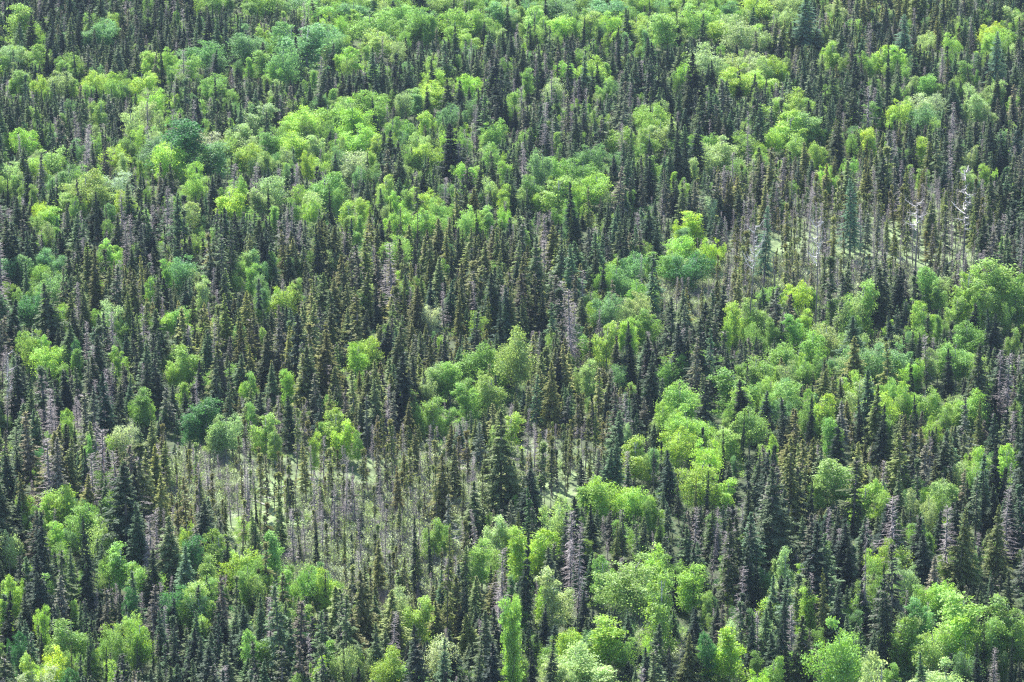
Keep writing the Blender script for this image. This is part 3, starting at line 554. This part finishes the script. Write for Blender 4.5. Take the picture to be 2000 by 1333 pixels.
# ------------------------------------------------------------------ ground
def grid_mesh(name, x0, x1, y0, y1, step):
    xs = np.arange(x0, x1 + step, step); ys = np.arange(y0, y1 + step, step); X, Y = np.meshgrid(xs, ys)
    Zt = terrain(X, Y); v = np.stack([X, Y, Zt], -1).reshape(-1, 3); nx = len(xs)
    i = (np.arange(len(ys) - 1)[:, None] * nx + np.arange(nx - 1)[None]).reshape(-1)
    q = np.stack([i, i + 1, i + nx + 1, i + nx], 1)
    me = bpy.data.meshes.new(name); me.vertices.add(len(v)); me.vertices.foreach_set('co', v.astype('f').ravel())
    me.loops.add(q.size); me.loops.foreach_set('vertex_index', q.astype('i').ravel()); me.polygons.add(len(q))
    me.polygons.foreach_set('loop_start', (np.arange(len(q)) * 4).astype('i')); me.polygons.foreach_set('use_smooth', np.ones(len(q), bool)); me.update(calc_edges=True)
    yy = np.maximum(v[:, 1], 60); u_, v_, _ = project(v[:, 0], yy, v[:, 2])
    a = me.attributes.new('open_bog', 'FLOAT', 'POINT'); a.data.foreach_set('value', np.clip(np.maximum(field(OPEN, u_, v_) * 1.1, field(BOG, u_, v_) * .45), 0, 1).astype('f'))
    return me
gm = grid_mesh('forest_floor', -1800, 1800, -400, 5000, 3600 / 900)
m, t_ = mat('mossy_ground'); N = t_.nodes.new; L = t_.links.new
at = N('ShaderNodeAttribute'); at.attribute_name = 'open_bog'; gp = N('ShaderNodeNewGeometry')
n1 = N('ShaderNodeTexNoise'); n1.inputs['Scale'].default_value = .9; n1.inputs['Detail'].default_value = 8; n1.inputs['Roughness'].default_value = .7
n2 = N('ShaderNodeTexNoise'); n2.inputs['Scale'].default_value = .16; n2.inputs['Detail'].default_value = 4
L(gp.outputs['Position'], n1.inputs[0]); L(gp.outputs['Position'], n2.inputs[0])
r1 = N('ShaderNodeValToRGB'); r1.color_ramp.elements[0].position = .35; r1.color_ramp.elements[1].position = .68
r1.color_ramp.elements[0].color = (.028, .042, .018, 1); r1.color_ramp.elements[1].color = (.065, .095, .035, 1)
r2 = N('ShaderNodeValToRGB'); e = r2.color_ramp.elements; e[0].position = .3; e[0].color = (.08, .14, .045, 1); e[1].position = .72; e[1].color = (.40, .46, .30, 1)
e2 = e.new(.5); e2.color = (.19, .28, .11, 1)
L(n1.outputs[0], r1.inputs[0]); L(n1.outputs[0], r2.inputs[0])
ad = N('ShaderNodeMath'); ad.operation = 'MULTIPLY_ADD'; L(n2.outputs[0], ad.inputs[0]); ad.inputs[1].default_value = .9; L(at.outputs['Fac'], ad.inputs[2])
mr = N('ShaderNodeMapRange'); mr.inputs['From Min'].default_value = .55; mr.inputs['From Max'].default_value = .95; L(ad.outputs[0], mr.inputs[0])
mx = N('ShaderNodeMix'); mx.data_type = 'RGBA'; L(mr.outputs[0], mx.inputs[0]); L(r1.outputs[0], mx.inputs[6]); L(r2.outputs[0], mx.inputs[7])
b = N('ShaderNodeBsdfPrincipled'); b.inputs['Roughness'].default_value = .95; L(mx.outputs[2], b.inputs['Base Color'])
bp = N('ShaderNodeBump'); bp.inputs['Strength'].default_value = .6; bp.inputs['Distance'].default_value = .3; L(n1.outputs[0], bp.inputs['Height']); L(bp.outputs[0], b.inputs['Normal'])
o = N('ShaderNodeOutputMaterial'); L(b.outputs[0], o.inputs[0]); gm.materials.append(m)
go = bpy.data.objects.new('ground', gm); C.objects.link(go); go['kind'] = 'structure'

# ------------------------------------------------------------------ individual trees
NAME = dict(spruce='spruce_tree', dead='dead_spruce', birch='birch_tree', larch='larch_tree', snag='bare_snag')
GROUP = dict(spruce='spruces of the forest', dead='dead grey spruces of the forest', birch='birches of the forest', larch='larches among the spruces', snag='bleached snags')
CAT = dict(spruce='spruce', dead='dead tree', birch='birch', larch='larch', snag='dead tree')
ORD = ['nearest', 'second', 'third', 'fourth', 'fifth', 'sixth', 'seventh', 'eighth', 'ninth', 'tenth', 'eleventh', 'twelfth', 'thirteenth', 'fourteenth', 'fifteenth', 'sixteenth', 'seventeenth', 'eighteenth', 'nineteenth', 'twentieth']
anch = []
for t in indiv:
    if t['mark'] and ANCH.get(t['mark']): t['anchor'] = ANCH[t['mark']]; anch.append(t)
AU = np.array([t['u'] for t in anch]); AV = np.array([t['v'] for t in anch])
def look(t):
    k = t['kk']
    if k == 'birch':
        shp = {'round': 'round', 'tall': 'upright', 'pyramid': 'cone-shaped'}[t['style']] if not t['proto'].startswith(('sparse', 'wide')) else ('thin-leaved' if t['proto'].startswith('sparse') else 'wide')
        return ('small ' if t['H'] < 6 else '') + CN[t['cc']] + ' ' + shp + ' birch'
    if k == 'dead': return ('tall' if t['H'] > 8.5 else 'small' if t['H'] < 6 else 'grey') + ' dead spruce'
    if k == 'larch': return 'feathery teal larch'
    if k == 'snag': return 'bleached bare snag'
    c = {'k': 'dark', 'o': 'olive', 'y': 'golden', 'g': 'greyish', 'r': 'rusty', 'm': 'green'}[t['cc']]
    s = {'dense': 'full', 'spire': 'narrow', 'ragged': 'ragged', 'club': 'club-topped'}[t['style']]
    return c + ' ' + s + ' spruce'
slots = {}
for t in indiv:
    if 'anchor' in t: t['label'] = t['anchor'] + {'birch': ', leafy crown in sunlight', 'spruce': ', standing above its neighbours', 'dead': ', bare twigs and no needles', 'larch': ', feathery crown with dark trunk', 'snag': ', standing among stunted spruces'}[t['kk']]; continue
    d = np.hypot((AU - t['u']), (AV - t['v']) * 1.2); j = int(np.argmin(d)); du, dv = t['u'] - AU[j], t['v'] - AV[j]
    ang = (math.degrees(math.atan2(dv, du)) + 360) % 360
    di = ['right of', 'below and right of', 'below', 'below and left of', 'left of', 'above and left of', 'above', 'above and right of'][int(((ang + 22.5) % 360) // 45)]
    slots.setdefault((t['kk'], look(t), j, di), []).append((d[j], t))
for (kk, lk, j, di), l in slots.items():
    l.sort(key=lambda a: a[0])
    for n_, (_, t) in enumerate(l):
        t['label'] = lk + ((', ' + ORD[min(n_, 19)]) if len(l) > 1 else ',') + ' ' + di + ' the ' + anch[j]['anchor']
for t in indiv:
    p = PROTO[t['proto']]
    e = bpy.data.objects.new(NAME[t['kk']], None); C.objects.link(e); e.empty_display_size = .5
    e.location = (t['x'], t['y'], t['z']); e.rotation_euler = (rng.normal(0, .03), rng.normal(0, .03), t['rz']); e.scale = (t['s'], t['s'], t['sz'])
    e['label'] = t['label']; e['category'] = CAT[t['kk']]; e['group'] = GROUP[t['kk']]
    for part, nm in (('me_trunk', 'trunk'), ('me_crown', 'crown'), ('me_limbs', 'limbs'), ('me_twigs', 'dead_twigs')):
        if part in p:
            c = bpy.data.objects.new(nm, p[part]); C.objects.link(c); c.parent = e; c.color = (*t['tint'], 1)

# ------------------------------------------------------------------ the rest of the forest, one scattered object per kind
def scatter(name, label, cat, items, keys, meshes, group=None):
    """items: (key, x, y, z, rz, s, sz, tint)"""
    if not items: return
    col = bpy.data.collections.new(name + '_models')
    for n_, k in enumerate(keys):
        ob = bpy.data.objects.new('model_%02d' % n_, meshes[k]); col.objects.link(ob)
    n = len(items); me = bpy.data.meshes.new(name); me.vertices.add(n)
    me.vertices.foreach_set('co', np.array([(i[1], i[2], i[3]) for i in items], 'f').ravel())
    kidx = {k: n_ for n_, k in enumerate(keys)}
    a = me.attributes.new('pick', 'INT', 'POINT'); a.data.foreach_set('value', np.array([kidx[i[0]] for i in items], 'i'))
    a = me.attributes.new('turn', 'FLOAT_VECTOR', 'POINT'); a.data.foreach_set('vector', np.array([(rng.normal(0, .05), rng.normal(0, .05), i[4]) for i in items], 'f').ravel())
    a = me.attributes.new('size', 'FLOAT_VECTOR', 'POINT'); a.data.foreach_set('vector', np.array([(i[5], i[5], i[6]) for i in items], 'f').ravel())
    a = me.attributes.new('color', 'FLOAT_COLOR', 'POINT'); a.data.foreach_set('color', np.array([(*i[7], 1) for i in items], 'f').ravel())
    ob = bpy.data.objects.new(name, me); C.objects.link(ob)
    g = bpy.data.node_groups.new(name + '_scatter', 'GeometryNodeTree')
    g.interface.new_socket('Geometry', in_out='INPUT', socket_type='NodeSocketGeometry'); g.interface.new_socket('Geometry', in_out='OUTPUT', socket_type='NodeSocketGeometry')
    N = g.nodes.new; L = g.links.new
    gi = N('NodeGroupInput'); gout = N('NodeGroupOutput'); ip = N('GeometryNodeInstanceOnPoints'); ci = N('GeometryNodeCollectionInfo')
    ci.inputs['Collection'].default_value = col; ci.inputs['Separate Children'].default_value = True; ci.inputs['Reset Children'].default_value = True
    ip.inputs['Pick Instance'].default_value = True
    def na(nm, ty):
        x = N('GeometryNodeInputNamedAttribute'); x.data_type = ty; x.inputs['Name'].default_value = nm; return x
    L(gi.outputs[0], ip.inputs['Points']); L(ci.outputs[0], ip.inputs['Instance'])
    L(na('pick', 'INT').outputs[0], ip.inputs['Instance Index'])
    er = N('FunctionNodeEulerToRotation'); L(na('turn', 'FLOAT_VECTOR').outputs[0], er.inputs[0]); L(er.outputs[0], ip.inputs['Rotation'])
    L(na('size', 'FLOAT_VECTOR').outputs[0], ip.inputs['Scale']); L(ip.outputs[0], gout.inputs[0])
    md = ob.modifiers.new('scatter', 'NODES'); md.node_group = g
    ob['kind'] = 'stuff'; ob['label'] = label; ob['category'] = cat
    return ob
jm = {k: p['join'] for k, p in PROTO.items()}
def items_of(l): return [(t['proto'], t['x'], t['y'], t['z'], t['rz'], t['s'], t['sz'], t['tint']) for t in l]
def keys_of(l): return sorted({t['proto'] for t in l})
scatter('spruce_forest', 'dense mass of dark and olive spruces filling the forest between the birches', 'spruce forest', items_of(rest['spruce']), keys_of(rest['spruce']), jm)
scatter('dead_spruce_stand', 'grey leafless dead spruces scattered thickly through the forest', 'dead trees', items_of(rest['dead']), keys_of(rest['dead']), jm)
scatter('birch_thicket', 'small birches and leafy saplings filling gaps between the spruces', 'birch thicket', items_of(rest['birch'] + rest['larch'] + rest['snag']), keys_of(rest['birch'] + rest['larch'] + rest['snag']), jm)

# ------------------------------------------------------------------ low shrubs and bog plants
def shrub(seed, n, w, h, size, upright):
    r = np.random.RandomState(seed); P_ = Part()
    k = 9; c = np.stack([r.normal(0, w * .3, k), r.normal(0, w * .3, k), r.uniform(.3, .8, k) * h], -1)
    i = r.randint(0, k, n); p = c[i] + r.normal(0, 1, (n, 3)) * [w * .14, w * .14, h * .16]; p[:, 2] = np.abs(p[:, 2])
    nr = unit(r.normal(0, 1, (n, 3)) + [0, 0, .4 if not upright else 0]); t1 = unit(np.cross(nr, r.normal(0, 1, (n, 3)))); t2 = np.cross(nr, t1)
    if upright: t1 = unit(t1 * .4 + [0, 0, 1.0])
    s = size * r.uniform(.6, 1.2, (n, 1)) / 2; a = .6 if not upright else .25
    P_.quads(np.stack([p - t1 * s, p + t2 * s * a, p + t1 * s, p - t2 * s * a], 1).reshape(-1, 3), r.rand(n))
    return make_mesh('shrub', [(P_, M['leaf'])])
def fallen():
    P_ = Part(); P_.tube([(0, 0, .15), (2.2, .1, .25), (4.6, .05, .3), (6.5, .2, .45)], [.14, .12, .08, .03], 6)
    for k, a in ((2.5, .6), (3.4, -.5), (4.4, .5), (5.3, -.4)): P_.tube([(k, .1, .25), (k + .3, a * .8, .7), (k + .5, a * 1.6, 1.0)], [.03, .02, .008], 4)
    return make_mesh('fallen_log', [(P_, M['bare'])])
def stems(seed):
    r = np.random.RandomState(seed); P_ = Part(); n = 46
    b_ = np.stack([r.normal(0, .45, n), r.normal(0, .45, n), np.zeros(n)], -1); d = unit(r.normal(0, .35, (n, 3)) + [0, 0, 1.0])
    P_.quads(blades(b_, d, unit(np.cross(d, r.normal(0, 1, (n, 3)))), r.uniform(.6, 2.2, n), r.uniform(.03, .06, n), .3), .5)
    return make_mesh('bare_stems', [(P_, M['twig'])])
SH = {'s0': shrub(1, 260, 1.6, 1.0, .2, False), 's1': shrub(2, 320, 2.0, 1.6, .22, False), 's2': shrub(3, 220, 1.4, .6, .3, True), 's3': stems(4), 's4': stems(5), 'log': fallen()}
it = []
wo_ = np.nonzero(op > .3)[0]
pc = np.concatenate([cand[rng.randint(0, len(cand), 16000)], cand[wo_[rng.randint(0, len(wo_), 26000)]]]); pc = pc + rng.uniform(-2, 2, pc.shape); zc = terrain(pc[:, 0], pc[:, 1]); u_, v_, _ = project(pc[:, 0], pc[:, 1], zc)
fo, fb = field(OPEN, u_, v_), field(BOG, u_, v_)
for i in range(len(pc)):
    if rng.rand() > .6 + .4 * max(fo[i] * .8, fb[i]): continue
    k = random.choice(['s0', 's1', 's2', 's3', 's4'] if max(fb[i], fo[i]) > .3 else ['s0', 's1'])
    if max(fb[i], fo[i]) > .3 and rng.rand() < .012: k = 'log'
    c = np.array(random.choice([TINT['P'], (.46, .54, .36), (.50, .56, .42), (.40, .46, .28), (.26, .34, .13)] if max(fb[i], fo[i]) > .3 else [TINT['G'], TINT['p'], TINT['D'], TINT['B']])) * rng.uniform(.7, 1.1)
    s = rng.uniform(.35, 1.15) * (.8 if fo[i] > .5 else 1)
    it.append((k, pc[i, 0], pc[i, 1], zc[i] - .05, rng.uniform(0, 6.28), s, s * rng.uniform(.7, 1.2), tuple(c)))
scatter('low_shrubs', 'low pale green shrubs, bare stems and fallen logs between the trunks', 'shrubs', it, ['s0', 's1', 's2', 's3', 's4', 'log'], SH)

# ------------------------------------------------------------------ the hazy air between the camera and the forest
bx = bpy.data.meshes.new('haze')
x0, x1, y0, y1, z0, z1 = -2500, 2500, -500, 5200, -6, 162
bx.from_pydata([(x, y, z) for z in (z0, z1) for y in (y0, y1) for x in (x0, x1)], [], [(0, 2, 3, 1), (4, 5, 7, 6), (0, 1, 5, 4), (2, 6, 7, 3), (0, 4, 6, 2), (1, 3, 7, 5)])
hz = bpy.data.objects.new('haze', bx); C.objects.link(hz); hz['kind'] = 'stuff'
m = bpy.data.materials.new('hazy_air'); m.use_nodes = True; m.node_tree.nodes.clear()
pv = m.node_tree.nodes.new('ShaderNodeVolumePrincipled'); pv.inputs['Color'].default_value = (.55, .72, 1, 1); pv.inputs['Density'].default_value = .000045; pv.inputs['Anisotropy'].default_value = .0
mo = m.node_tree.nodes.new('ShaderNodeOutputMaterial'); m.node_tree.links.new(pv.outputs[0], mo.inputs['Volume']); bx.materials.append(m)
